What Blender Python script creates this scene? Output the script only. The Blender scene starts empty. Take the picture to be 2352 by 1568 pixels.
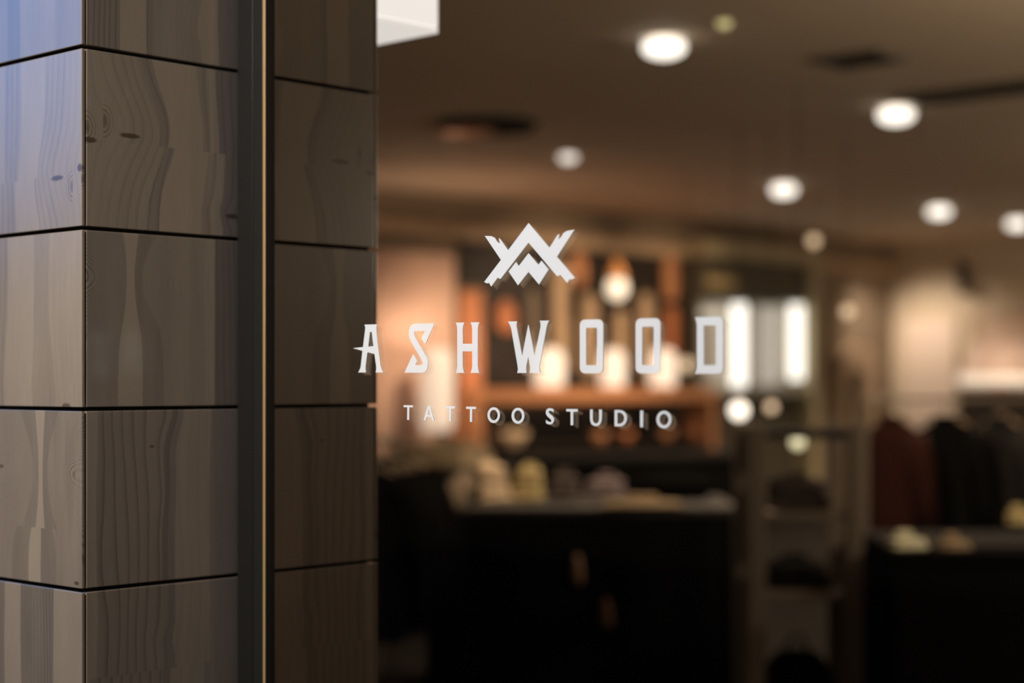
import bpy, bmesh, math, random
from mathutils import Vector, Matrix

# ------------------------------------------------------------------ camera, world, lights, exposure
S = bpy.context.scene
COL = S.collection
PI = math.pi
F_PX, HOR = 4000.0, 875.0                      # focal length and horizon row in photo pixels (2352 x 1568)
YAW = math.radians(43.14)
R = Vector((math.cos(YAW), math.sin(YAW), 0))  # camera right
W = Vector((-math.sin(YAW), math.cos(YAW), 0)) # camera forward
CAM = Vector((2.487, -1.614, 1.5))

cd = bpy.data.cameras.new('camera')
cam = bpy.data.objects.new('camera', cd)
COL.objects.link(cam)
cam.location = CAM
cam.rotation_euler = (PI / 2, 0, YAW)
cd.sensor_width = 36.0
cd.lens = F_PX / 2352 * 36.0
cd.shift_y = (HOR - 784) / 2352
cd.clip_start, cd.clip_end = 0.05, 100
cd.dof.use_dof = True
cd.dof.focus_distance = 2.77
cd.dof.aperture_fstop = 1.5
S.camera = cam

S.view_settings.view_transform = 'Standard'
S.view_settings.look = 'None'
S.view_settings.gamma = 1
S.view_settings.exposure = 0.0
S.view_settings.use_curve_mapping = False


def srgb(r, g, b):
    f = lambda c: (c / 255 / 12.92) if c / 255 <= 0.04045 else ((c / 255 + 0.055) / 1.055) ** 2.4
    return (f(r), f(g), f(b))


# dusk outside: dim warm street glow all round, one clear patch of blue sky low over the street corner
world = bpy.data.worlds.new('dusk_sky')
S.world = world
world.use_nodes = True
nt = world.node_tree
nt.nodes.clear()
wo = nt.nodes.new('ShaderNodeOutputWorld')
bg = nt.nodes.new('ShaderNodeBackground')
tc = nt.nodes.new('ShaderNodeTexCoord')
dp = nt.nodes.new('ShaderNodeVectorMath'); dp.operation = 'DOT_PRODUCT'
nrm = nt.nodes.new('ShaderNodeVectorMath'); nrm.operation = 'NORMALIZE'
SKY_DIR = Vector((-0.915, -0.50, 0.275)).normalized()
dp.inputs[1].default_value = SKY_DIR
mr = nt.nodes.new('ShaderNodeMapRange')
mr.interpolation_type = 'SMOOTHSTEP'
mr.inputs['From Min'].default_value = math.cos(math.radians(12.5))
mr.inputs['From Max'].default_value = math.cos(math.radians(1.0))
mx = nt.nodes.new('ShaderNodeMix'); mx.data_type = 'RGBA'
mx.inputs['A'].default_value = (0.030, 0.025, 0.020, 1)
mx.inputs['B'].default_value = (0.14, 0.98, 2.9, 1)
nt.links.new(tc.outputs['Generated'], nrm.inputs[0])
nt.links.new(nrm.outputs[0], dp.inputs[0])
nt.links.new(dp.outputs['Value'], mr.inputs['Value'])
nt.links.new(mr.outputs['Result'], mx.inputs['Factor'])
nt.links.new(mx.outputs['Result'], bg.inputs['Color'])
nt.links.new(bg.outputs[0], wo.inputs['Surface'])


def add_light(name, kind, loc, energy, color, size=0.1, target=None, parent=None, **kw):
    l = bpy.data.lights.new(name, kind)
    l.energy = energy
    l.color = color
    if kind == 'AREA':
        l.size = size
    else:
        l.shadow_soft_size = size
    for k, v in kw.items():
        setattr(l, k, v)
    o = bpy.data.objects.new(name, l)
    COL.objects.link(o)
    o.location = loc
    if target is not None:
        o.rotation_euler = (Vector(target) - Vector(loc)).to_track_quat('-Z', 'Y').to_euler()
    if parent is not None:
        o.parent = parent
        o.location = Vector(loc) - parent.location
    return o


# street-side canopy lamp above the shop front
add_light('canopy_lamp', 'AREA', (0.30, -1.55, 2.72), 64, (1.0, 0.95, 0.88), 0.40, (0.33, -0.45, 0))
# unseen points added to lift the ceiling, spots added to brighten the left wall
for x_, y_, e_ in ((3.0, 4.2, 34), (0.7, 5.2, 100), (0.9, 8.0, 80), (-1.0, 11.2, 65), (-3.2, 15.2, 45)):
    add_light('ceiling_fill_point', 'POINT', (x_, y_, 2.2), e_, (1.0, 0.85, 0.66), 0.15)
for x_, y_, tx_, ty_, tz_, e_ in ((-6.3, 8.6, -8.7, 9.6, 1.0, 330), (-6.2, 11.2, -8.6, 11.0, 1.75, 330), (-5.6, 11.7, -8.75, 12.7, 2.1, 330)):
    add_light('wall_fill_spot', 'SPOT', (x_, y_, 3.1), e_, (1.0, 0.72, 0.48), 0.1, (tx_, ty_, tz_), spot_size=math.radians(42 if tz_ > 2 else 70), spot_blend=1.0)

# ------------------------------------------------------------------ helpers
def ray(px, py):
    return R * ((px - 1176) / F_PX) + W + Vector((0, 0, (HOR - py) / F_PX))


def at(px, py, Z):                 # point at camera depth Z seen at a photo pixel
    return CAM + ray(px, py) * Z


def on_x(px, py, x0=0.0):          # point on the plane x = x0
    d = ray(px, py)
    return CAM + d * ((x0 - CAM.x) / d.x)


def on_y(px, py, y0=0.0):          # point on the plane y = y0
    d = ray(px, py)
    return CAM + d * ((y0 - CAM.y) / d.y)


def on_z(px, py, z0):
    d = ray(px, py)
    return CAM + d * ((z0 - CAM.z) / d.z)


def obj(name, bm, mat, parent=None, smooth=False):
    me = bpy.data.meshes.new(name)
    if parent is not None:
        bmesh.ops.translate(bm, verts=bm.verts, vec=-world_loc(parent))
    bm.normal_update()
    bm.to_mesh(me)
    bm.free()
    if smooth:
        for p in me.polygons:
            p.use_smooth = True
    if mat is not None:
        me.materials.append(mat)
    o = bpy.data.objects.new(name, me)
    COL.objects.link(o)
    if parent is not None:
        o.parent = parent
    return o


def world_loc(o):
    v = Vector(o.location)
    while o.parent is not None:
        o = o.parent
        v += Vector(o.location)
    return v


def tag(o, label, cat, group=None, kind=None):
    o['label'] = label
    o['category'] = cat
    if group:
        o['group'] = group
    if kind:
        o['kind'] = kind
    return o


def thing(name, label, cat, loc, group=None, kind=None):
    o = bpy.data.objects.new(name, None)
    o.empty_display_size = 0.1
    COL.objects.link(o)
    o.location = loc
    return tag(o, label, cat, group, kind)


def struct(name, bm, mat, label=None, cat=None):
    o = obj(name, bm, mat)
    o['kind'] = 'structure'
    if label:
        o['label'] = label
    if cat:
        o['category'] = cat
    return o


def dup(root, loc, label):
    r = root.copy(); COL.objects.link(r)
    r.location = loc
    r['label'] = label
    for ch in list(root.children):
        c = ch.copy(); COL.objects.link(c); c.parent = r
        for g in list(ch.children):
            d = g.copy(); COL.objects.link(d); d.parent = c
    return r


def box(bm, lo, hi, bev=0.0, seg=2):
    lo, hi = Vector(lo), Vector(hi)
    r = bmesh.ops.create_cube(bm, size=1.0)
    vs = r['verts']
    for v in vs:
        v.co = Vector((lo[i] + (v.co[i] + 0.5) * (hi[i] - lo[i]) for i in range(3)))
    if bev > 0:
        es = {e for v in vs for e in v.link_edges}
        bmesh.ops.bevel(bm, geom=list(es), offset=bev, segments=seg, affect='EDGES', profile=0.5)
    return bm


def B(lo, hi, bev=0.0, seg=2):
    return box(bmesh.new(), lo, hi, bev, seg)


def lathe(bm, prof, c, n=24, sx=1.0, sy=1.0, closed=False):
    """prof: list of (radius, z); revolved round the vertical through c"""
    c = Vector(c)
    rings = []
    for r, z in prof:
        if r < 1e-5:
            rings.append([bm.verts.new(c + Vector((0, 0, z)))])
        else:
            rings.append([bm.verts.new(c + Vector((r * sx * math.cos(2 * PI * i / n), r * sy * math.sin(2 * PI * i / n), z))) for i in range(n)])
    pairs = list(zip(rings[:-1], rings[1:]))
    if closed:
        pairs.append((rings[-1], rings[0]))
    for a, b in pairs:
        for i in range(n):
            j = (i + 1) % n
            if len(a) == 1 and len(b) == 1:
                continue
            if len(a) == 1:
                bm.faces.new((a[0], b[j], b[i]))
            elif len(b) == 1:
                bm.faces.new((a[i], a[j], b[0]))
            else:
                bm.faces.new((a[i], a[j], b[j], b[i]))
    bmesh.ops.recalc_face_normals(bm, faces=bm.faces)
    return bm


def L(prof, c, n=24, sx=1.0, sy=1.0, closed=False):
    return lathe(bmesh.new(), prof, c, n, sx, sy, closed)


def tube(bm, pts, rad, n=10, cap=True):
    pts = [Vector(p) for p in pts]
    if not isinstance(rad, (list, tuple)):
        rad = [rad] * len(pts)
    rings = []
    up0 = None
    for i, p in enumerate(pts):
        t = (pts[min(i + 1, len(pts) - 1)] - pts[max(i - 1, 0)]).normalized()
        if up0 is None:
            up0 = Vector((0, 0, 1)) if abs(t.z) < 0.9 else Vector((1, 0, 0))
        a = t.cross(up0).normalized()
        b = a.cross(t).normalized()
        up0 = b
        rr = rad[i]
        ra, rb = rr if isinstance(rr, (list, tuple)) else (rr, rr)
        rings.append([bm.verts.new(p + a * ra * math.cos(2 * PI * k / n) + b * rb * math.sin(2 * PI * k / n)) for k in range(n)])
    for a, b in zip(rings[:-1], rings[1:]):
        for i in range(n):
            j = (i + 1) % n
            bm.faces.new((a[i], a[j], b[j], b[i]))
    if cap:
        bm.faces.new(list(reversed(rings[0])))
        bm.faces.new(rings[-1])
    bmesh.ops.recalc_face_normals(bm, faces=bm.faces)
    return bm


def T(pts, rad, n=10):
    return tube(bmesh.new(), pts, rad, n)


def prism(loops, y0, y1, name, mat, parent=None):
    """filled outline(s) in the x-z plane between two y values, holes allowed"""
    cu = bpy.data.curves.new(name + '_outline', 'CURVE')
    cu.dimensions = '2D'
    cu.fill_mode = 'BOTH'
    cu.extrude = abs(y1 - y0) / 2
    for lp in loops:
        sp = cu.splines.new('POLY')
        sp.points.add(len(lp) - 1)
        for q, (x, z) in zip(sp.points, lp):
            q.co = (x, z, 0, 1)
        sp.use_cyclic_u = True
    tmp = bpy.data.objects.new(name + '_outline', cu)
    COL.objects.link(tmp)
    dg = bpy.context.evaluated_depsgraph_get()
    dg.update()
    me = bpy.data.meshes.new_from_object(tmp.evaluated_get(dg))
    bpy.data.objects.remove(tmp)
    bpy.data.curves.remove(cu)
    bm = bmesh.new()
    bm.from_mesh(me)
    bpy.data.meshes.remove(me)
    bmesh.ops.remove_doubles(bm, verts=bm.verts, dist=1e-6)
    ym = (y0 + y1) / 2
    for v in bm.verts:
        v.co = Vector((v.co.x, ym + v.co.z, v.co.y))
    bmesh.ops.recalc_face_normals(bm, faces=bm.faces)
    return obj(name, bm, mat, parent)


# ------------------------------------------------------------------ materials
def new_mat(name):
    m = bpy.data.materials.new(name)
    m.use_nodes = True
    return m, m.node_tree, m.node_tree.nodes['Principled BSDF']


class N:
    """tiny expression builder on a node tree"""
    def __init__(self, t):
        self.t = t

    def _in(self, sock, v):
        if isinstance(v, (int, float)):
            sock.default_value = v
        else:
            self.t.links.new(v, sock)

    def m(self, op, a, b=None, c=None):
        n = self.t.nodes.new('ShaderNodeMath'); n.operation = op
        self._in(n.inputs[0], a)
        if b is not None: self._in(n.inputs[1], b)
        if c is not None: self._in(n.inputs[2], c)
        return n.outputs[0]

    def add(self, a, b): return self.m('ADD', a, b)
    def sub(self, a, b): return self.m('SUBTRACT', a, b)
    def mul(self, a, b): return self.m('MULTIPLY', a, b)

    def vec(self, x, y, z=0.0):
        n = self.t.nodes.new('ShaderNodeCombineXYZ')
        for s, v in zip(n.inputs, (x, y, z)): self._in(s, v)
        return n.outputs[0]

    def noise(self, x, y, z, detail=2.0):
        n = self.t.nodes.new('ShaderNodeTexNoise')
        n.inputs['Scale'].default_value = 1.0
        n.inputs['Detail'].default_value = detail
        self.t.links.new(self.vec(x, y, z), n.inputs['Vector'])
        return n.outputs['Fac']

    def smooth(self, v, a, b, c=0.0, d=1.0):
        n = self.t.nodes.new('ShaderNodeMapRange'); n.interpolation_type = 'SMOOTHSTEP'
        self._in(n.inputs['Value'], v)
        n.inputs['From Min'].default_value, n.inputs['From Max'].default_value = a, b
        n.inputs['To Min'].default_value, n.inputs['To Max'].default_value = c, d
        return n.outputs['Result']

    def gauss(self, v, v0, s):
        d = self.mul(self.sub(v, v0), 1.0 / s)
        return self.m('EXPONENT', self.mul(self.mul(d, d), -1.0))

    def mix(self, f, a, b):
        n = self.t.nodes.new('ShaderNodeMix'); n.data_type = 'RGBA'
        self._in(n.inputs['Factor'], f)
        for k, v in (('A', a), ('B', b)):
            if isinstance(v, tuple): n.inputs[k].default_value = (*v, 1)
            else: self.t.links.new(v, n.inputs[k])
        return n.outputs['Result']


def pbr(name, col, rough=0.6, metal=0.0, spec=0.5, noise=0.0, nscale=8.0, emit=None, estr=0.0, coat=0.0):
    m, t, p = new_mat(name)
    p.inputs['Base Color'].default_value = (*col, 1)
    p.inputs['Roughness'].default_value = rough
    p.inputs['Metallic'].default_value = metal
    p.inputs['Specular IOR Level'].default_value = spec
    p.inputs['Coat Weight'].default_value = coat
    if noise:
        c = t.nodes.new('ShaderNodeTexCoord')
        n = t.nodes.new('ShaderNodeTexNoise'); n.inputs['Scale'].default_value = nscale
        n.inputs['Detail'].default_value = 4
        r = t.nodes.new('ShaderNodeMapRange')
        r.inputs['From Min'].default_value, r.inputs['From Max'].default_value = 0.3, 0.7
        r.inputs['To Min'].default_value, r.inputs['To Max'].default_value = 1 - noise, 1 + noise
        x = t.nodes.new('ShaderNodeMix'); x.data_type = 'RGBA'; x.blend_type = 'MULTIPLY'
        x.inputs['Factor'].default_value = 1.0
        x.inputs['A'].default_value = (*col, 1)
        t.links.new(c.outputs['Object'], n.inputs['Vector'])
        t.links.new(n.outputs['Fac'], r.inputs['Value'])
        t.links.new(r.outputs['Result'], x.inputs['B'])
        t.links.new(x.outputs['Result'], p.inputs['Base Color'])
    if emit:
        p.inputs['Emission Color'].default_value = (*emit, 1)
        p.inputs['Emission Strength'].default_value = estr
    return m


WOOD_PALE = (0.330, 0.264, 0.203)
WOOD_GREY = (0.262, 0.218, 0.193)
KNOT = (0.075, 0.045, 0.028)
U0, U1 = -0.05, 0.70


def wood(name, staves, seed, ff=330, fc=60, pinch=(), bulge=(), joints=(), knots=(), halves=()):
    """pine laminate lacquered grey-brown. staves: (u_end, tone, fine, coarse, grey); u, v in metres"""
    m, t, p = new_mat(name)
    e = N(t)
    uv = t.nodes.new('ShaderNodeUVMap')
    sp = t.nodes.new('ShaderNodeSeparateXYZ')
    t.links.new(uv.outputs[0], sp.inputs[0])
    u, v = sp.outputs[0], sp.outputs[1]
    uw = u
    for (a, b, su, sv, amp) in bulge:                       # lines bow sideways round a knot
        uw = e.sub(uw, e.mul(e.mul(e.gauss(v, b, sv), e.gauss(u, a, su)), amp))
    for (a, b, su, sv, amp) in pinch:                       # hourglass waists
        g = e.mul(e.mul(e.gauss(v, b, sv), e.gauss(u, a, su)), amp)
        uw = e.add(uw, e.mul(e.sub(u, a), g))
    for (vj, sh) in joints:                                 # finger joints: lower length of stave is offset
        uw = e.add(uw, e.mul(e.m('LESS_THAN', v, vj), sh))
    n1 = e.noise(e.mul(u, 16), e.mul(v, 5), seed, 1.0)
    uw = e.add(uw, e.mul(e.sub(n1, 0.5), 0.010))
    n2 = e.noise(e.mul(u, 60), e.mul(v, 30), seed + 3.3, 2.0)
    uw = e.add(uw, e.mul(e.sub(n2, 0.5), 0.0022))
    r = t.nodes.new('ShaderNodeValToRGB')
    cr = r.color_ramp
    cr.interpolation = 'CONSTANT'
    f = e.mul(e.sub(uw, U0), 1.0 / (U1 - U0))
    t.links.new(f, r.inputs['Fac'])
    pos = 0.0
    first = True
    for (ue, tone, fine, coarse, grey) in staves:
        if first:
            el = cr.elements[0]; el.position = 0.0
            cr.elements.remove(cr.elements[1]) if len(cr.elements) > 1 else None
            first = False
        else:
            el = cr.elements.new(min(1.0, max(0.0, pos)))
        el.color = (tone / 1.3, fine, coarse, grey)
        pos = (ue - U0) / (U1 - U0)
    sc = t.nodes.new('ShaderNodeSeparateColor')
    t.links.new(r.outputs['Color'], sc.inputs[0])
    tone, fine, coarse, grey = e.mul(sc.outputs[0], 1.3), sc.outputs[1], sc.outputs[2], r.outputs['Alpha']
    # fine year rings
    s1 = e.m('SINE', e.mul(uw, 2 * PI * ff))
    nf = e.noise(e.mul(u, 30), e.mul(v, 4), seed + 7.7, 1.0)
    l1 = e.mul(e.mul(e.smooth(s1, 0.0, 1.0), fine), e.smooth(nf, 0.35, 0.7, 0.12, 0.50))
    # wide year rings: slow rise, sharp fall
    nc = e.noise(e.mul(u, 9), e.mul(v, 3.0), seed + 1.9, 1.0)
    ph = e.m('FRACT', e.add(e.mul(uw, fc), e.mul(nc, 2.0)))
    l2 = e.mul(e.mul(e.m('POWER', ph, 5.0), coarse), 0.55)
    fib = e.noise(e.mul(u, 1100), e.mul(v, 22), seed, 1.0)
    blot = e.noise(e.mul(u, 14), e.mul(v, 3), seed + 11, 2.0)
    k = e.mul(tone, e.mul(e.sub(1.0, l1), e.sub(1.0, l2)))
    k = e.mul(k, e.add(0.86, e.mul(fib, 0.28)))
    k = e.mul(k, e.add(0.86, e.mul(blot, 0.28)))
    base = e.mix(grey, WOOD_PALE, WOOD_GREY)
    vm = t.nodes.new('ShaderNodeVectorMath'); vm.operation = 'SCALE'
    t.links.new(base, vm.inputs[0]); t.links.new(k, vm.inputs['Scale'])
    col = vm.outputs[0]
    for (a, b, ra, rb, dark) in knots:
        du, dv = e.mul(e.sub(u, a), 1.0 / ra), e.mul(e.sub(v, b), 1.0 / rb)
        d = e.m('SQRT', e.add(e.mul(du, du), e.mul(dv, dv)))
        d = e.add(d, e.mul(e.sub(n2, 0.5), 0.5))
        mask = e.mul(e.smooth(d, 0.75, 1.35, 1.0, 0.0), dark)
        col = e.mix(mask, col, KNOT)
    for (a, b, rad, side) in halves:                        # half knots cut by a stave edge: concentric arcs
        du, dv = e.sub(u, a), e.mul(e.sub(v, b), 0.72)
        d = e.m('SQRT', e.add(e.mul(du, du), e.mul(dv, dv)))
        ring = e.smooth(e.m('SINE', e.mul(d, 2 * PI * 5.0 / rad)), 0.0, 1.0)
        mask = e.mul(e.mul(ring, e.smooth(d, rad * 0.4, rad, 0.55, 0.0)),
                     e.m('GREATER_THAN', e.mul(du, side), 0.0))
        core = e.mul(e.smooth(d, rad * 0.12, rad * 0.32, 0.6, 0.0), e.m('GREATER_THAN', e.mul(du, side), 0.0))
        col = e.mix(e.m('MAXIMUM', mask, core), col, KNOT)
    t.links.new(col, p.inputs['Base Color'])
    p.inputs['Roughness'].default_value = 0.30
    p.inputs['Specular IOR Level'].default_value = 0.5
    p.inputs['Coat Weight'].default_value = 0.9
    p.inputs['Coat Roughness'].default_value = 0.13
    p.inputs['Coat IOR'].default_value = 1.55
    return m


M = {}
M['core'] = pbr('shadow_gap_black', (0.012, 0.010, 0.009), 0.8)
M['frame'] = pbr('bronze_anodised_metal', (0.0125, 0.0115, 0.0098), 0.42, 0.0, 0.45, 0.06, 30)
M['frame_b'] = pbr('bronze_anodised_metal_light', (0.017, 0.0165, 0.0145), 0.34, 0.0, 0.5)
M['gasket'] = pbr('black_gasket', (0.010, 0.008, 0.007), 0.6, spec=0.3)
M['brass'] = pbr('brushed_brass', (0.92, 0.60, 0.27), 0.38, 0.55, 0.5)

# clear shop-front glass with a light warm tint
m, t, p = new_mat('shop_glass')
t.nodes.remove(p)
out = t.nodes['Material Output']
tr = t.nodes.new('ShaderNodeBsdfTransparent'); tr.inputs['Color'].default_value = (0.90, 0.885, 0.865, 1)
gl = t.nodes.new('ShaderNodeBsdfGlossy'); gl.inputs['Roughness'].default_value = 0.0
gl.inputs['Color'].default_value = (1, 1, 1, 1)
lw = t.nodes.new('ShaderNodeLayerWeight'); lw.inputs['Blend'].default_value = 0.5
e_ = N(t)
fr = e_.add(0.016, e_.mul(0.95, e_.m('POWER', lw.outputs['Facing'], 5.0)))
mxs = t.nodes.new('ShaderNodeMixShader')
t.links.new(fr, mxs.inputs['Fac'])
t.links.new(tr.outputs[0], mxs.inputs[1])
t.links.new(gl.outputs[0], mxs.inputs[2])
t.links.new(mxs.outputs[0], out.inputs['Surface'])
M['glass'] = m


def film(name, col, alpha):
    m, t, p = new_mat(name)
    out = t.nodes['Material Output']
    p.inputs['Base Color'].default_value = (*col, 1)
    p.inputs['Roughness'].default_value = 0.55
    p.inputs['Specular IOR Level'].default_value = 0.3
    tr = t.nodes.new('ShaderNodeBsdfTransparent')
    x = t.nodes.new('ShaderNodeMixShader')
    x.inputs['Fac'].default_value = alpha
    t.links.new(tr.outputs[0], x.inputs[1])
    t.links.new(p.outputs[0], x.inputs[2])
    t.links.new(x.outputs[0], out.inputs['Surface'])
    return m


m, t, p = new_mat('white_translucent_vinyl')
p.inputs['Base Color'].default_value = (0.685, 0.71, 0.75, 1)
p.inputs['Roughness'].default_value = 0.6
p.inputs['Specular IOR Level'].default_value = 0.15
tr_ = t.nodes.new('ShaderNodeBsdfTransparent'); tr_.inputs['Color'].default_value = (0.34, 0.34, 0.34, 1)
ad_ = t.nodes.new('ShaderNodeAddShader')
t.links.new(p.outputs[0], ad_.inputs[0]); t.links.new(tr_.outputs[0], ad_.inputs[1])
t.links.new(ad_.outputs[0], t.nodes['Material Output'].inputs['Surface'])
M['letter'] = m
m, t, p = new_mat('letter_ghost_film')  # film of the ghost copies that imitate each letter's drop shadow
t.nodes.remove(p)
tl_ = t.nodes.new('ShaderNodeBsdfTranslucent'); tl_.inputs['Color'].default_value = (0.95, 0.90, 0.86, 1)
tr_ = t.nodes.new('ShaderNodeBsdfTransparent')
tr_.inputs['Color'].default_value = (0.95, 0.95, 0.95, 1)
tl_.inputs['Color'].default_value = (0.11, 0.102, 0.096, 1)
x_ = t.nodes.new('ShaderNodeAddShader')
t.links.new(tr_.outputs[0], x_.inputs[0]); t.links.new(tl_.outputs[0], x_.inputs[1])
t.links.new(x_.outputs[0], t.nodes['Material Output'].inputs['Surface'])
M['ghost'] = m

M['ceiling'] = pbr('brown_ceiling_paint', (0.66, 0.515, 0.37), 0.75, noise=0.03, nscale=0.6)
M['floor'] = pbr('dark_shop_floor', (0.011, 0.0085, 0.006), 0.9, spec=0.1, noise=0.2, nscale=3)
M['paving'] = pbr('street_paving', (0.05, 0.045, 0.04), 0.8, noise=0.25, nscale=5)
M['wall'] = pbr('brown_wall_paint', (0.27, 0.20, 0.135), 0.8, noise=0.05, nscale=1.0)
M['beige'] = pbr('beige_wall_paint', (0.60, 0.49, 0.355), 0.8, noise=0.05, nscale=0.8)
M['darkwall'] = pbr('dark_stained_panelling', (0.018, 0.011, 0.007), 0.5, noise=0.3, nscale=3)
M['black'] = pbr('black_cloth', (0.006, 0.0055, 0.005), 0.9, spec=0.0)
M['dark'] = pbr('charcoal_cloth', (0.020, 0.017, 0.015), 0.9, spec=0.15)
M['darkred'] = pbr('dark_red_cloth', (0.028, 0.007, 0.004), 0.9, spec=0.1)
M['greycloth'] = pbr('grey_brown_cloth', (0.11, 0.085, 0.075), 0.9, spec=0.1, noise=0.1, nscale=12)
M['tancloth'] = pbr('tan_cloth', (0.40, 0.30, 0.19), 0.9, spec=0.1, noise=0.12, nscale=12)
M['creamcloth'] = pbr('cream_cloth', (0.75, 0.58, 0.40), 0.9, spec=0.1, noise=0.08, nscale=12)
M['olivecloth'] = pbr('straw_cloth', (0.55, 0.44, 0.22), 0.9, spec=0.1, noise=0.12, nscale=12)
M['ivorycloth'] = pbr('ivory_cloth', (0.85, 0.82, 0.60), 0.9, spec=0.1, noise=0.06, nscale=12)
M['drapecloth'] = pbr('brown_tan_cloth', (0.17, 0.125, 0.085), 0.9, spec=0.1, noise=0.12, nscale=12)
M['mauvecloth'] = pbr('mauve_grey_cloth', (0.22, 0.17, 0.17), 0.9, spec=0.1, noise=0.1, nscale=12)
M['orangewood'] = pbr('orange_stained_wood', (0.62, 0.285, 0.135), 0.5, noise=0.18, nscale=6)
M['tanwood'] = pbr('tan_wood', (0.50, 0.36, 0.23), 0.5, noise=0.18, nscale=6)
M['redwood'] = pbr('red_stained_wood', (0.62, 0.23, 0.10), 0.5, noise=0.18, nscale=6)
M['darkmetal'] = pbr('dark_brown_metal', (0.20, 0.155, 0.115), 0.5, 0.2)
M['postmetal'] = pbr('tan_painted_metal', (0.50, 0.42, 0.26), 0.5, 0.0)
M['copper'] = pbr('copper_trim', (0.70, 0.33, 0.15), 0.4, 0.4)
M['peachcloth'] = pbr('peach_curtain_cloth', (0.78, 0.56, 0.46), 0.9, spec=0.1)
M['coralcloth'] = pbr('coral_curtain_cloth', (0.72, 0.34, 0.19), 0.9, spec=0.1)
M['header'] = pbr('olive_header_panel', (0.10, 0.085, 0.055), 0.6)
M['mirror'] = pbr('hazy_mirror', (0.42, 0.39, 0.33), 0.5, 0.3)
M['whiteplastic'] = pbr('white_plastic', (0.7, 0.68, 0.64), 0.5)


def glow(name, col, strength, base=(0.5, 0.5, 0.5)):
    return pbr(name, base, 0.5, emit=col, estr=strength)


M['downlight'] = glow('downlight_lens', (1.0, 0.95, 0.87), 2.3)
M['dimlight'] = glow('dim_downlight_lens', (1.0, 0.93, 0.86), 1.6)
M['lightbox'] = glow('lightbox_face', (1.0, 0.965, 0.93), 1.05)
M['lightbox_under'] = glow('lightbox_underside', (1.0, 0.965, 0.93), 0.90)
M['lantern'] = glow('frosted_lantern_glass', (1.0, 0.76, 0.58), 1.35)
M['shade'] = glow('cream_lamp_shade', (1.0, 0.76, 0.58), 0.85)
M['bulb'] = glow('pendant_bulb', (1.0, 0.82, 0.60), 1.9)
M['orangeshade'] = glow('orange_glowing_shade', (1.0, 0.42, 0.13), 0.34, (0.6, 0.25, 0.08))
M['peachshade'] = glow('peach_glowing_shade', (1.0, 0.66, 0.47), 0.48, (0.3, 0.19, 0.13))
M['tubelight'] = glow('tube_lamp', (1.0, 0.97, 0.90), 2.4)
M['whiteglobe'] = glow('white_globe', (1.0, 0.92, 0.80), 3.2)
M['tanglobe'] = glow('amber_globe', (1.0, 0.72, 0.45), 1.3)
M['yellowglobe'] = glow('straw_globe', (0.95, 0.90, 0.55), 1.5)

# ------------------------------------------------------------------ wooden pillar
ZJ = [1.1535 + 0.3 * k for k in range(-3, 7)]          # joint heights: .2535 ... 2.9535
YP = 0.3217                                             # front of the window post
PW = 0.66                                               # pillar side
GAP = 0.0066


def ru(px, py=700):                                     # pixel on the right-hand face -> u
    return on_x(px, py).y


def fu(px, py=700):                                     # pixel on the front face -> u
    return -on_y(px, py).x


def rk(px, py):
    q = on_x(px, py); return q.y, q.z


def fk(px, py):
    q = on_y(px, py); return -q.x, q.z


def rst(lst):
    return [(ru(a) if a else 0.9, *x) for a, *x in lst]


def fst(lst):                                           # front face listed from the corner outwards (right to left)
    return [(fu(a) if a is not None else 0.9, *x) for a, *x in lst]


def rpar(px, py, wx, wy, *rest):
    u, v = rk(px, py); return (u, v, wx / 1100, wy / 1330, *rest)


def fpar(px, py, wx, wy, *rest):
    u, v = fk(px, py); return (u, v, wx / 760, wy / 1330, *rest)


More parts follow.
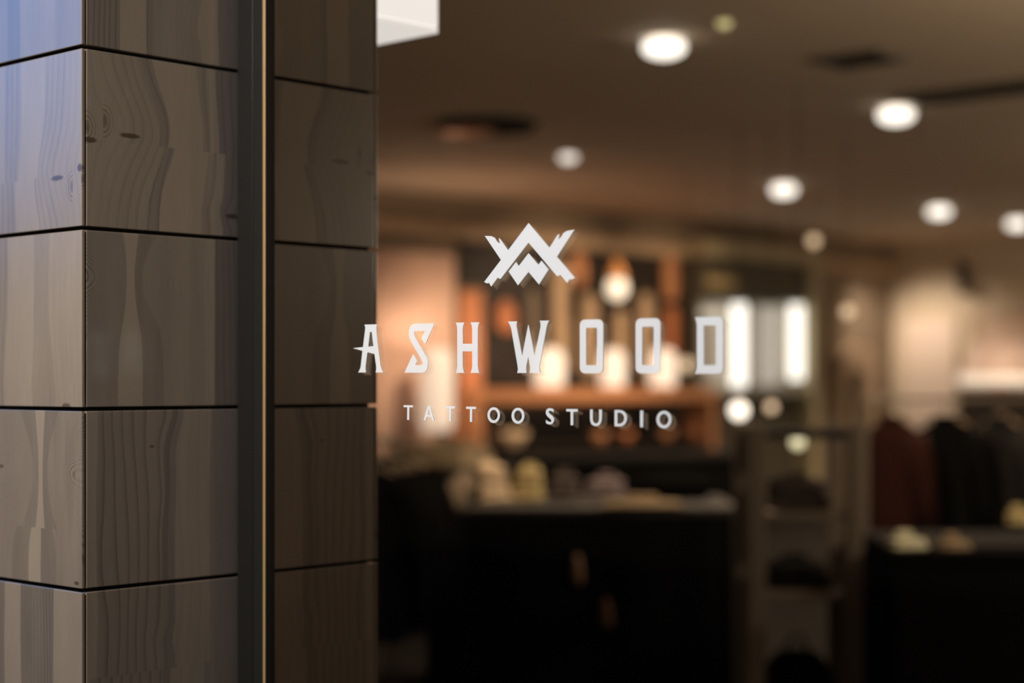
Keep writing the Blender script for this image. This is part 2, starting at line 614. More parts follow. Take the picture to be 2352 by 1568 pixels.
side_mats = [
    # row from y 1355 down
    wood('pine_side_stripes_low', rst([(222, .98, .1, .1, .2), (250, .84, .1, .9, .7), (385, .80, .1, .8, .6), (400, .74, .1, .3, 1),
                                       (480, .90, .25, .25, .3), (None, .78, .15, .1, 1)]), 4.2, fc=46,
         bulge=[rpar(380, 1470, 40, 30, -.008)], joints=[(rk(380, 1535)[1], .012)]),
    # y 935..1355
    wood('pine_side_stripes', rst([(222, .98, .1, .1, .2), (250, .84, .1, .9, .7), (372, .84, .1, .85, .5), (384, .64, .1, .5, 1), (400, .80, .1, .2, 1),
                                   (480, .96, .25, .2, .2), (None, .80, .15, .1, 1)]), 4.2, fc=46,
         bulge=[rpar(400, 940, 55, 60, .022), rpar(380, 1130, 30, 60, .005)], knots=[rpar(349, 1025, 5, 3, .8)]),
    # y 522..935
    wood('pine_side_hourglass', rst([(271, .86, 1.0, .05, .35), (327, 1.10, .0, .0, .05), (375, .84, 1.0, .05, .35), (470, .93, .35, .1, .2), (492, 1.0, .1, .0, .2),
                                     (None, .70, .1, .55, 1)]), 8.6, ff=370, fc=75,
         pinch=[rpar(300, 640, 75, 85, 1.9)], bulge=[rpar(395, 655, 60, 45, -.010)]),
    # y 105..522
    wood('pine_side_knots', rst([(250, .97, .05, .25, .1), (318, .96, .05, .5, .15), (345, .84, .1, .75, .55), (446, 1.08, .15, .0, .0), (470, .93, .15, .6, .35), (492, 1.02, .2, .2, .2),
                                 (None, .74, .15, .65, 1)]), 2.7, fc=52,
         bulge=[rpar(345, 300, 130, 105, .046), rpar(540, 490, 60, 25, -.012)], joints=[(rk(380, 338)[1], -.016)],
         knots=[rpar(300, 312, 21, 5.5, .92), rpar(207, 321, 13, 6, .9), rpar(534, 497, 16, 6, .95)],
         halves=[(*rk(237, 277), .030, 1), (*rk(196, 291), .030, 1)]),
    # above y 105
    wood('pine_side_stripes_high', rst([(275, .80, .1, 1.0, .6), (335, 1.06, .05, .0, .1), (352, .80, .2, .6, .6), (400, .92, .5, .1, .4), (462, .90, .2, .25, .4), (500, 1.02, .2, .05, .2),
                                        (None, .74, .1, .25, 1)]), 6.1, fc=82,
         bulge=[rpar(440, 60, 40, 40, -.01)]),
]
front_mats = [  # rows toned darker at top and foot: light falloff put into the wood
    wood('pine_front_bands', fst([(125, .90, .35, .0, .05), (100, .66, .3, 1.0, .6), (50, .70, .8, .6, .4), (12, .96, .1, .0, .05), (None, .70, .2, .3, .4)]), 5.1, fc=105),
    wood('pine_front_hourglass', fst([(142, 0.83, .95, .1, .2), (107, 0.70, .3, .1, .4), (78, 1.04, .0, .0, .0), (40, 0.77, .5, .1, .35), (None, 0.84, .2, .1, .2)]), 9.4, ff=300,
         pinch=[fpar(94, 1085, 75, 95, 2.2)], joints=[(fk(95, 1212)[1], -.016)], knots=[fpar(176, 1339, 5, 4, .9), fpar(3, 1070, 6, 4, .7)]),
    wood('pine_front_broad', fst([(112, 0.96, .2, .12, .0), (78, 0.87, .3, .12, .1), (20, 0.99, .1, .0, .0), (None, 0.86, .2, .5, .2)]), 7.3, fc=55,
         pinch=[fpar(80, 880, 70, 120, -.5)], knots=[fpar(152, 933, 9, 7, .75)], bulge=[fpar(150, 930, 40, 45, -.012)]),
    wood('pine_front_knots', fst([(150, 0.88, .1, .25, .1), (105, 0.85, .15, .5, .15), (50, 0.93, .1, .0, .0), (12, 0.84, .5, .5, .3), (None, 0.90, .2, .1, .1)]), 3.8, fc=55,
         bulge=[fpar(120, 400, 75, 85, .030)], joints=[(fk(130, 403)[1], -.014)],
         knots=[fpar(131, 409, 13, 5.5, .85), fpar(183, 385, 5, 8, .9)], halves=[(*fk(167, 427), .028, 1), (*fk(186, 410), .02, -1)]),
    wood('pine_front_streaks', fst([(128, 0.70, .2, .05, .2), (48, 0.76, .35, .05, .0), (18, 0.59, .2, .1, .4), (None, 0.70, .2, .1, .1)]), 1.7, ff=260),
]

pillar = thing('wooden_pillar', 'square pillar clad in grey-brown pine panels with black shadow joints, left of the shop glass', 'pillar',
               (-PW / 2, PW / 2, 0), kind='thing')
obj('core', B((-PW + .012, .0125, 0), (-.0125, PW - .0125, 3.2)), M['core'], pillar)


def panel(lo, hi, mat, uvf, label=None):
    bm = B(lo, hi, 0.0011, 2)
    lay = bm.loops.layers.uv.new('UVMap')
    for f in bm.faces:
        for l in f.loops:
            l[lay].uv = uvf(l.vert.co)
    o = obj('panel', bm, mat, pillar)
    if label:
        o['label'] = label
    return o


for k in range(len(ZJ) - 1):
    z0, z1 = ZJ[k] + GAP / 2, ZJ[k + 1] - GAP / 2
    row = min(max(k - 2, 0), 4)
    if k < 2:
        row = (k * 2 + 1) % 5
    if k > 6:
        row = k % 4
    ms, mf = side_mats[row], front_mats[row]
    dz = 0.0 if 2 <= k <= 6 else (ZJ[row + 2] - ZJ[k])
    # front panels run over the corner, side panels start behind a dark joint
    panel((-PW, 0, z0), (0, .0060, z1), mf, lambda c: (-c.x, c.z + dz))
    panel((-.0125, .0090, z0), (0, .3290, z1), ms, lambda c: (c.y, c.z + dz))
    panel((-.0125, .3300, z0), (0, PW - .0090, z1), ms, lambda c: (PW - c.y, c.z + dz))  # mirrored grain behind the pane stands in for a reflection of the outer face
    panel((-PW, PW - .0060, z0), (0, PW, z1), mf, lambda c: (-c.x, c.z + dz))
plinth = obj('plinth', B((-PW, 0, 0), (0, PW, ZJ[0] - GAP / 2), .001), M['frame'], pillar)
obj('head_board', B((-PW, 0, ZJ[-1] + GAP / 2), (0, PW, 3.2), .001), M['frame'], pillar)

# ------------------------------------------------------------------ shop window
YG0, YG1 = 0.3345, 0.3405                               # the pane
win = thing('window_1', 'large clear shop window pane in a slim dark bronze frame beside the wooden pillar', 'window', (0.08, YG0, 0), kind='structure')
WX = 3.4
post = obj('frame_post', B((0.0008, YP, 0.0), (0.0440, YP + .0225, 3.2), .0006), M['frame'], win)
post['label'] = 'dark bronze upright post against the pillar'
obj('post_face', B((0.0446, YP + .0004, 0.0), (0.0722, YP + .0225, 3.2), .0010), M['frame_b'], post)
b_ = obj('brass_strip', B((0.0724, YP + .0004, 0.0), (0.0776, YP + .0016, 3.2), .0002), M['brass'], post)
b_['label'] = 'thin brass edge strip'
obj('gasket', B((0.0726, YP + .0018, 0.0), (0.0774, YP + .0225, 3.2)), M['gasket'], post)
obj('frame_post', B((WX, YP, 0.0), (WX + .09, YP + .0225, 3.2), .002), M['frame'], win)
obj('bottom_rail', B((0.079, YP, 0.0), (WX, YP + .0225, 0.09), .002), M['frame'], win)
obj('top_rail', B((0.079, YP, 3.12), (WX, YP + .0225, 3.2), .002), M['frame'], win)
obj('pane', B((0.0781, YG0, 0.0905), (WX - .0005, YG1, 3.1195)), M['glass'], win)

# ------------------------------------------------------------------ lettering on the glass
YL = YG0 - 0.0002


def gp(px, py):
    q = on_y(px, py, YL); return (q.x, q.z)


def trace(pts, ox, oy, s):
    return [(ox + x / s, oy + y / s) for x, y in pts]


def arc(cx, cy, rx, ry, a0, a1, n):
    return [(cx + rx * math.cos(math.radians(a0 + (a1 - a0) * i / n)), cy + ry * math.sin(math.radians(a0 + (a1 - a0) * i / n))) for i in range(n + 1)]


def ell(cx, cy, rx, ry, n=40):
    return arc(cx, cy, rx, ry, 0, 360 - 360 / n, n - 1)


def rrect(x0, y0, x1, y1, rx, ry, tilt=0.0):
    pts = arc(x1 - rx, y0 + ry, rx, ry, -90, 0, 8) + arc(x1 - rx, y1 - ry, rx, ry, 0, 90, 8) + arc(x0 + rx, y1 - ry, rx, ry, 90, 180, 8) + arc(x0 + rx, y0 + ry, rx, ry, 180, 270, 8)
    return [(x, y - tilt * (x - x0) / (x1 - x0) * (y1 - y) / (y1 - y0)) for x, y in pts]


def decal(name, px_loops, parent, label=None):
    loops = [[gp(*q) for q in lp] for lp in px_loops]
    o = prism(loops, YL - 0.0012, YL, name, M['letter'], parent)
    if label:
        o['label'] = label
    # pale offset copies behind each letter, painting its drop-shadow ghost through the pane
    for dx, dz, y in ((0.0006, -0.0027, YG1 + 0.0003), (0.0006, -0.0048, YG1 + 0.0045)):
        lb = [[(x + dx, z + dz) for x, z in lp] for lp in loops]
        prism(lb, y, y + 0.0004, 'letter_ghost', M['ghost'], o)
    return o


s1 = 2352 / 460
A_ = [[(195, 180), (342, 177), (335, 208), (334, 240), (345, 370), (362, 500), (379, 640), (390, 690), (415, 742), (326, 742), (333, 710), (334, 680), (313, 525), (228, 503),
       (212, 630), (206, 680), (208, 720), (213, 742), (122, 742), (143, 700), (150, 680), (172, 487), (60, 457), (178, 443), (204, 235), (204, 208)],
      [(258, 266), (281, 266), (300, 432), (236, 439)]]
S_ = [[(1018, 163), (910, 412), (863, 338), (908, 256), (800, 256), (787, 261), (779, 274), (778, 290), (790, 325), (925, 560), (938, 590), (942, 620), (940, 665), (930, 705),
       (910, 732), (882, 743), (860, 745), (665, 745), (765, 527), (815, 603), (788, 656), (860, 656), (872, 652), (880, 640), (880, 622), (870, 600), (740, 380), (722, 335),
       (715, 300), (717, 250), (728, 212), (750, 184), (780, 170), (810, 167)]]
H_ = [[(1267, 157), (1366, 155), (1353, 195), (1348, 235), (1348, 405), (1460, 405), (1460, 235), (1456, 195), (1441, 153), (1543, 152), (1530, 192), (1525, 230), (1525, 655),
       (1530, 702), (1543, 747), (1441, 747), (1455, 705), (1460, 670), (1460, 494), (1348, 494), (1348, 670), (1353, 705), (1366, 747), (1267, 747), (1280, 705), (1284, 670),
       (1284, 235), (1281, 198)]]
W_ = [[(1880, 144), (1988, 142), (1979, 170), (1981, 208), (2047, 560), (2062, 470), (2119, 183), (2178, 470), (2192, 560), (2262, 210), (2263, 172), (2254, 134), (2364, 132),
       (2343, 172), (2332, 215), (2247, 690), (2262, 748), (2136, 748), (2143, 705), (2142, 670), (2119, 550), (2095, 670), (2094, 705), (2098, 748), (1990, 748), (1998, 705),
       (1993, 660), (1918, 225), (1903, 182)]]
O1 = [rrect(475, 122, 748, 752, 62, 66, 5), rrect(548, 217, 675, 656, 11, 12, 1)]
O2 = [rrect(1130, 108, 1421, 753, 64, 68, 5), rrect(1207, 205, 1340, 656, 12, 13, 1)]
D_ = [[(1829, 93), (2085, 85)] + arc(2092, 150, 65, 65, -90, 0, 8) + arc(2092, 692, 65, 65, 0, 90, 8) + [(1827, 757), (1841, 722), (1850, 680), (1850, 180), (1843, 135)],
      [(1930, 190), (2063, 188), (2070, 191), (2074, 199), (2074, 643), (2070, 652), (2062, 656), (1930, 656)]]
name_sign = thing('name_lettering', 'row of seven large white decorative capitals across the middle of the shop glass', 'lettering',
                  (gp(1240, 858)[0], YL, gp(1240, 858)[1]))
for lp, ox, lb in ((A_, 800, 'white capital A with a spike to its left'), (S_, 800, 'white capital S with pointed ends'), (H_, 800, 'white capital H'),
                   (W_, 800, 'white capital W'), (O1, 1240, 'white boxy capital O, left of two'), (O2, 1240, 'white boxy capital O, right of two'), (D_, 1240, 'white boxy capital D')):
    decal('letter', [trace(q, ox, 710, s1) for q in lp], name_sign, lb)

s2 = 2352 / 270
EM = [(1176, 108), (1593, 602), (1740, 368), (1768, 337), (1792, 325), (1785, 375), (1760, 440), (1810, 402), (1848, 360), (1862, 322), (1885, 298), (1950, 262), (2020, 250),
      (2094, 235), (1742, 778), (2102, 1200), (2062, 1224), (2022, 1237), (1993, 1228), (1950, 1307), (1808, 1133), (1787, 1158), (1764, 1168), (1740, 1160), (1176, 494),
      (632, 1200), (613, 1220), (590, 1216), (562, 1192), (428, 1375), (388, 1300), (352, 1313), (325, 1303), (288, 1285), (624, 843), (300, 362), (430, 367), (500, 400),
      (515, 425), (525, 450), (560, 490), (608, 517), (590, 455), (582, 408), (605, 425), (630, 455), (765, 652)]
EWL = [(1173.5, 712), (1173.5, 1082), (965, 1350), (778, 1075), (922, 888), (980, 967)]
EWR = [(1175.5, 712), (1372, 945), (1432, 860), (1578, 1033), (1385, 1333), (1175.5, 1082)]
emblem = thing('emblem_decal', 'white zigzag emblem of crossed beams with torn ends above the large lettering on the glass', 'emblem',
               (gp(1217, 657)[0], YL, gp(1217, 657)[1]))
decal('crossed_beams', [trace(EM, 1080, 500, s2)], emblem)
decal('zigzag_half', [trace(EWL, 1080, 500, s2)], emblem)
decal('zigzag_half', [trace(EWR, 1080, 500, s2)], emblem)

s3 = 2352 / 330
TXT = [
    (910, 'T', [[(130, 72), (280, 74), (280, 108), (222, 107), (220, 314), (187, 314), (189, 107), (130, 106)]]),
    (910, 'A', [[(525, 82), (557, 82), (633, 327), (600, 325), (580, 264), (510, 262), (488, 321), (455, 319)], [(542, 125), (571, 232), (518, 231)]]),
    (910, 'T', [[(812, 88), (970, 91), (970, 129), (908, 128), (907, 334), (874, 334), (875, 126), (812, 125)]]),
    (910, 'T', [[(1153, 96), (1313, 98), (1313, 137), (1250, 136), (1250, 346), (1214, 345), (1215, 135), (1153, 133)]]),
    (910, 'O', [ell(1603, 235, 101, 129), ell(1603, 235, 66, 87)]),
    (910, 'O', [ell(2000, 246, 104, 131), ell(2001, 246, 65, 89)]),
    (1240, 'S', [[(230, 142), (205, 128), (165, 121), (130, 132), (112, 158), (105, 192), (112, 225), (135, 258), (175, 292), (193, 312), (199, 330), (191, 345), (172, 350), (145, 342),
                  (122, 328), (108, 315), (108, 362), (130, 378), (170, 388), (205, 380), (230, 352), (239, 312), (232, 275), (205, 245), (165, 212), (148, 190), (148, 175), (160, 163),
                  (180, 160), (205, 170), (230, 190)]]),
    (1240, 'T', [[(441, 133), (624, 136), (624, 179), (552, 178), (552, 399), (512, 399), (512, 176), (441, 175)]]),
    (1240, 'U', [[(830, 142), (870, 142), (870, 300), (877, 340), (895, 365), (925, 374), (953, 365), (970, 340), (977, 300), (977, 143), (1020, 144), (1020, 300), (1010, 350),
                  (984, 393), (950, 411), (920, 414), (887, 407), (854, 382), (836, 342), (830, 295)]]),
    (1240, 'D', [[(1231, 151), (1300, 152), (1345, 159), (1385, 179), (1412, 210), (1428, 250), (1432, 290), (1424, 335), (1406, 370), (1380, 397), (1345, 415), (1300, 420), (1231, 419)],
                 [(1273, 191), (1310, 191), (1345, 200), (1372, 225), (1387, 262), (1388, 300), (1380, 332), (1358, 362), (1325, 377), (1273, 379)]]),
    (1240, 'I', [[(1650, 160), (1695, 160), (1695, 434), (1650, 432)]]),
    (1240, 'O', [ell(2038, 308, 121, 142), ell(2039, 308, 77, 98)]),
]
small_sign = thing('tagline_lettering', 'line of small widely spaced plain white capitals under the large lettering on the glass', 'lettering',
                   (gp(1240, 985)[0], YL, gp(1240, 985)[1]))
for ox, ch, lps in TXT:
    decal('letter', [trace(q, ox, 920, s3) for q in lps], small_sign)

# ------------------------------------------------------------------ shop shell
XL, YB, ZC, XR = -8.8, 17.3, 3.2, 7.0
struct('floor', B((XL - .2, YP, -.1), (XR + .2, YB + .2, 0)), M['floor'])
struct('pavement', B((-9, -9, -.1), (10, YP - .0005, -.0005)), M['paving'])
struct('ceiling', B((XL - .2, YP, ZC), (XR + .2, YB + .2, ZC + .15)), M['ceiling'])
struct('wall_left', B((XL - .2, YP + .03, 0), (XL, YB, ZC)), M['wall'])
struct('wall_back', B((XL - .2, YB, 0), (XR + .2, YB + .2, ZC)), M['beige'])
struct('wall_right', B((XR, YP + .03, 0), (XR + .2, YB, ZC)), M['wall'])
bm = B((XL - .2, YP, 0), (-PW - .001, YP + .0295, ZC))
box(bm, (WX + .0905, YP, 0), (XR + .2, YP + .0295, ZC))
struct('wall_front', bm, M['frame'])
# picture rail band running along the top of the left wall
struct('trim_1', B((XL, 6.0, 2.80), (XL + .06, YB - .01, 2.93), .01), M['tanwood'])


def zrow(py, Z):
    return CAM.z + (HOR - py) / F_PX * Z


def depth(p):
    return (Vector(p) - CAM).dot(W)


# ------------------------------------------------------------------ ceiling
# white lit box hanging just behind the pillar
c0 = at(1007, 77, 3.7)
lb = thing('hanging_lightbox', 'white glowing box hanging from the ceiling just behind the top of the pillar', 'lightbox', (c0.x - .25, c0.y - .14, 3.2))
obj('housing', B((c0.x - .50, c0.y - .28, c0.z + .012), (c0.x, c0.y, 3.199), .003), M['lightbox'], lb)
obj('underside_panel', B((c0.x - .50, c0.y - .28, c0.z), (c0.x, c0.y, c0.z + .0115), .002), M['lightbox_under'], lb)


def downlight(px, py, r, label, spot=90, lens='downlight'):
    q = on_z(px, py, ZC - r * .50)
    d = thing('recessed_downlight', label, 'ceiling light', (q.x, q.y, ZC), 'lit downlights in the brown ceiling')
    obj('trim_ring', L([(r, -.012), (r * 1.22, -.010), (r * 1.26, -.0005), (r * 1.0, -.0005)], (q.x, q.y, ZC), 32, closed=True), M['whiteplastic'], d, True)
    obj('globe_lens', L([(r * math.sin(PI * i / 14), -r * .50 - r * .48 * math.cos(PI * i / 14)) for i in range(15)], (q.x, q.y, ZC), 32), M[lens], d, True)
    add_light('lamp', 'SPOT', (q.x, q.y, ZC - .17), spot, (1.0, 0.80, 0.58), .08, (q.x, q.y, 0), d, spot_size=math.radians(125), spot_blend=.8)
    return d


for px, py, r, lab in (
        (1525, 110, .125, 'largest lit downlight, at the top of the view right of the white lightbox'),
        (2058, 265, .130, 'large lit downlight near the right side of the ceiling'),
        (1305, 363, .075, 'small dim downlight straight above the white emblem'),
        (1800, 437, .130, 'lit downlight in the middle of the ceiling, above the bright tube lamps'),
        (2157, 487, .130, 'lit downlight below and right of the large right-hand one'),
        (2336, 515, .125, 'lit downlight at the right edge of the view')):
    downlight(px, py, r * .86, lab, 90 if px == 1305 else 270, 'dimlight' if px == 1305 else 'downlight')

q = on_z(1062, 284, ZC)
d = thing('round_ceiling_fitting', 'unlit round ceiling fitting with a copper dish near the pillar', 'ceiling light', (q.x, q.y, ZC))
obj('dark_ring', L([(.15, -.05), (.30, -.045), (.33, -.0005), (.15, -.0005)], (q.x + .12, q.y + .12, ZC), 32, closed=True), M['dark'], d, True)
obj('copper_dish', L([(0, -.075), (.12, -.07), (.21, -.05), (.21, -.046), (0, -.052)], (q.x, q.y, ZC), 32), M['copper'], d, True)

for px, py, w, dd, lab in ((1975, 132, .42, .30, 'small dark air vent in the ceiling above the large right-hand downlight'),
                           (2270, 205, 1.1, .35, 'wide dark air vent in the ceiling at the upper right edge')):
    q = on_z(px, py, ZC)
    vt = thing('ceiling_vent', lab, 'vent', (q.x, q.y, ZC), 'dark vents in the ceiling')
    bm = bmesh.new()
    for s in range(5):
        y = q.y - dd / 2 + dd * (s + .5) / 5
        box(bm, (q.x - w / 2 + .03, y - dd * .06, ZC - .02), (q.x + w / 2 - .03, y + dd * .06, ZC - .004))
    obj('slats', bm, M['dark'], vt)
    bm = bmesh.new()
    for a in ((q.x - w / 2, q.y - dd / 2, q.x - w / 2 + .025, q.y + dd / 2), (q.x + w / 2 - .025, q.y - dd / 2, q.x + w / 2, q.y + dd / 2),
              (q.x - w / 2 + .025, q.y - dd / 2, q.x + w / 2 - .025, q.y - dd / 2 + .025), (q.x - w / 2 + .025, q.y + dd / 2 - .025, q.x + w / 2 - .025, q.y + dd / 2)):
        box(bm, (a[0], a[1], ZC - .025), (a[2], a[3], ZC - .0005))
    obj('vent_frame', bm, M['darkmetal'], vt)


def globe(px, py, Z, r, mat, label):
    q = at(px, py, Z)
    g = thing('globe_pendant', label, 'pendant lamp', (q.x, q.y, ZC), 'little globe lamps on thin cords')
    obj('cord', T([(q.x, q.y, ZC - .001), (q.x, q.y, q.z + r * 1.25)], .0025, 6), M['dark'], g)
    obj('cap', L([(0, r * 1.3), (r * .35, r * 1.28), (r * .4, r * .9), (0, r * .9)], q, 12), M['copper'], g, True)
    obj('globe', L([(r * math.sin(PI * i / 12), -r * math.cos(PI * i / 12)) for i in range(13)], q, 20), mat, g, True)
    return g


globe(1697, 942, 11.5, .055, M['whiteglobe'], 'bright white globe lamp right below the left tube lamp')
globe(1771, 935, 11.5, .032, M['tanglobe'], 'tan globe lamp just right of the bright white globe')
globe(1832, 1015, 10.0, .036, M['yellowglobe'], 'straw yellow globe lamp hanging lowest, above the narrow display rack')
globe(1946, 715, 12.5, .040, M['tanglobe'], 'tan globe lamp right of the two tube lamps')
globe(1869, 553, 13.0, .040, M['tanglobe'], 'tan globe lamp high up beside the mirror frame post')
globe(1577, 838, 14.0, .050, M['tanglobe'], 'amber globe lamp behind the letter D')
q = on_z(1663, 50, ZC)
g = thing('ceiling_sensor', 'tiny olive-lit round sensor in the ceiling at the top of the view', 'sensor', (q.x, q.y, ZC))
obj('dome', L([(0, -.03), (.025, -.024), (.034, -.001), (0, -.001)], (q.x, q.y, ZC), 16), glow('olive_indicator', (0.75, 0.68, 0.30), 1.1), g, True)

# ------------------------------------------------------------------ left wall: curtains, lamp, shelf wall
def curtain(x, ya, yb, z0, z1, folds, mat, name, label, amp=.05):
    c = thing(name, label, 'curtain', (x, (ya + yb) / 2, z0))
    bm = bmesh.new()
    n = folds * 8
    top, bot, top2, bot2 = [], [], [], []
    for i in range(n + 1):
        y = ya + (yb - ya) * i / n
        dx = amp * math.sin(2 * PI * folds * i / n) + .3 * amp * math.sin(2 * PI * folds * .43 * i / n + 1)
        for lst, zz, off, k in ((bot, z0, 0, 1), (top, z1, 0, .7), (bot2, z0, -.008, 1), (top2, z1, -.008, .7)):
            lst.append(bm.verts.new((x + dx * k + off, y, zz)))
    for i in range(n):
        bm.faces.new((bot[i], bot[i + 1], top[i + 1], top[i]))
        bm.faces.new((bot2[i + 1], bot2[i], top2[i], top2[i + 1]))
        bm.faces.new((top[i], top[i + 1], top2[i + 1], top2[i]))
        bm.faces.new((bot[i + 1], bot[i], bot2[i], bot2[i + 1]))
    for i in (0, n):
        bm.faces.new((bot[i], top[i], top2[i], bot2[i]))
    bmesh.ops.recalc_face_normals(bm, faces=bm.faces)
    obj('cloth', bm, mat, c, True)
    obj('rod', T([(x, ya - .05, z1 + .02), (x, yb + .05, z1 + .02)], .018), M['darkmetal'], c)
    return c


XC = XL + .16
ya, yb, yc = on_x(868, 700, XC).y, on_x(1047, 700, XC).y, on_x(1108, 700, XC).y
Zc = depth((XC, yb, 1.5))
curtain(XC, ya - .5, yb - .02, .25, zrow(585, Zc), 7, M['peachcloth'], 'peach_curtain', 'pale peach curtain with a lamp glowing in front, next to the pillar')
curtain(XC, yb + .04, yc, .25, zrow(665, Zc), 3, M['coralcloth'], 'coral_curtain', 'narrow coral red curtain between peach curtain and dark shelf wall', .035)

# floor lamp in front of the peach curtain
XF = XL + .62
lc = on_x(1004, 915, XF); Zl = depth(lc)
fl = thing('floor_lamp', 'floor lamp with a tall cream paper shade before the peach curtain', 'floor lamp', (lc.x, lc.y, 0))
zs0, zs1 = zrow(990, Zl), zrow(800, Zl)
obj('base', L([(0, 0.001), (.16, .001), (.16, .02), (.03, .035), (0, .035)], (lc.x, lc.y, 0), 24), M['darkmetal'], fl, True)
obj('pole', T([(lc.x, lc.y, .03), (lc.x, lc.y, zs0 + .1)], .012), M['darkmetal'], fl)
obj('shade', L([(.12, 0), (.14, .06), (.14, zs1 - zs0 - .1), (.10, zs1 - zs0), (.095, zs1 - zs0), (.13, zs1 - zs0 - .1), (.13, .06), (.11, 0)], (lc.x, lc.y, zs0), 32, closed=True), M['shade'], fl, True)
obj('bulb', L([(0, -.05), (.03, -.03), (.04, 0), (.02, .05), (0, .06)], (lc.x, lc.y, zs0 + .17), 16), M['bulb'], fl, True)
add_light('lamp', 'POINT', (lc.x + .02, lc.y, zs1 - .05), 26, (1.0, .74, .54), .06, parent=fl)

# dark panelled wall section behind the shelf
XD = XL + .05
y0, y1 = on_x(1056, 700, XD).y, on_x(1568, 700, XL).y - .03
dw = thing('dark_wall_panelling', 'dark stained wall panelling behind the orange boards and lanterns', 'panelling', (XD, (y0 + y1) / 2, .0))
n = 7
for i in range(n):
    a, b = y0 + (y1 - y0) * i / n, y0 + (y1 - y0) * (i + 1) / n
    obj('board', B((XL + .001, a + .004, .001), (XD, b - .004, 2.79), .006), M['darkwall'], dw)

# console shelf of orange wood with an open dark underside
XS = XL + .72
XK = XL + .365
ys0, ys1 = on_x(1098, 905, XS).y, on_x(1650, 905, XS).y
Zs = depth((XS, (ys0 + ys1) / 2, 1.4))
zt = zrow(893, Zs)
cs = thing('console_shelf', 'long orange wooden console with a thick top carrying three glowing lanterns', 'shelf', (XS - .25, (ys0 + ys1) / 2, 0))
obj('top', B((XK, ys0, zt - .12), (XS, ys1, zt), .012), M['orangewood'], cs)
for y in (ys0, ys1 - .10):
    obj('side_panel', B((XK, y, .001), (XS - .02, y + .10, zt - .122), .008), M['orangewood'], cs)
zsh = zrow(1018, Zs)
obj('shelf', B((XK, ys0 + .102, zsh - .03), (XS - .03, ys1 - .102, zsh), .004), M['darkwall'], cs)
obj('back_panel', B((XK, ys0 + .102, .001), (XK + .017, ys1 - .102, zsh - .031)), M['darkwall'], cs)

for px, w, ytop, lab in ((1262, .135, 800, 'frosted lantern glowing cream, left of the three on the console'),
                         (1407, .118, 803, 'frosted lantern glowing cream, middle of the three on the console'),
                         (1522, .130, 803, 'frosted lantern glowing cream, right of the three on the console')):
    q = on_x(px, 893, XS - .15)
    Zq = depth(q)
    h = (893 - ytop) / F_PX * Zq
    ln = thing('lantern', lab, 'lantern', (q.x, q.y, zt), 'glowing lanterns on the console')
    obj('base', L([(0, .0005), (w, .0005), (w, .018), (0, .018)], (q.x, q.y, zt), 24), M['orangewood'], ln)
    obj('glass_shade', L([(0, .019), (w * .96, .019), (w, .06), (w, h * .72), (w * .86, h * .93), (w * .5, h), (0, h)], (q.x, q.y, zt), 28), M['lantern'], ln, True)
    obj('finial', L([(0, h + .002), (.02, h + .002), (.018, h + .03), (0, h + .034)], (q.x, q.y, zt), 12), M['copper'], ln, True)

# small things on the lower shelf
for px, py, r, hh, mt, lab in ((1176, 1003, .145, .14, 'creamcloth', 'cream bowl on the lower shelf at the left end'),
                               (1376, 1003, .085, .10, 'orangewood', 'small orange wooden bowl on the lower shelf, left of the pair'),
                               (1437, 1003, .085, .10, 'redwood', 'small reddish bowl on the lower shelf, beside the orange one'),
                               (1530, 1003, .085, .10, 'orangewood', 'small orange bowl on the lower shelf near its right end'),
                               (1588, 1003, .080, .10, 'redwood', 'small reddish bowl at the right end of the lower shelf')):
    q = on_x(px, py, XS - .17)
    b = obj('bowl', L([(0, .001), (r * .5, .001), (r * .55, .012), (r * .9, hh * .6), (r, hh), (r * .94, hh), (r * .8, hh * .6), (r * .45, .02), (0, .018)], (q.x, q.y, zsh), 24), M[mt], None, True)
    tag(b, lab, 'bowl', 'bowls on the lower shelf')


# upright boards hung on the dark panelling
def board(px, yt, yb_, wpx, mt, label, x=XD + .012):
    a, b = on_x(px, yt, x), on_x(px, yb_, x)
    Zq = depth(a)
    w = wpx / F_PX * Zq * 1.02 / abs(R.y * .85 + .12)
    w = wpx / F_PX * Zq / .72
    h = a.z - b.z
    rr = min(w / 2, h / 2)
    pts = []
    for (cy, cz, a0) in ((a.y, a.z - rr, 0), (a.y, b.z + rr, 180)):
        for i in range(13):
            t_ = math.radians(a0 + 180 * i / 12)
            pts.append((cy + w / 2 * math.cos(t_), cz + rr * math.sin(t_)))
    bm = bmesh.new()
    f = [bm.verts.new((x + .02, y, z)) for y, z in pts]
    g_ = [bm.verts.new((x, y, z)) for y, z in pts]
    bm.faces.new(f); bm.faces.new(list(reversed(g_)))
    for i in range(len(pts)):
        j = (i + 1) % len(pts)
        bm.faces.new((f[j], f[i], g_[i], g_[j]))
    bmesh.ops.recalc_face_normals(bm, faces=bm.faces)
    t_ = thing('display_board', label, 'board', (x, a.y, b.z), 'upright boards on the dark panelling')
    obj('deck', bm, M[mt], t_)
    for zz in (a.z - h * .15, b.z + h * .15):
        obj('fixing', T([(x + .0205, a.y, zz), (x + .034, a.y, zz)], .016, 10), M['darkmetal'], t_)
    return t_


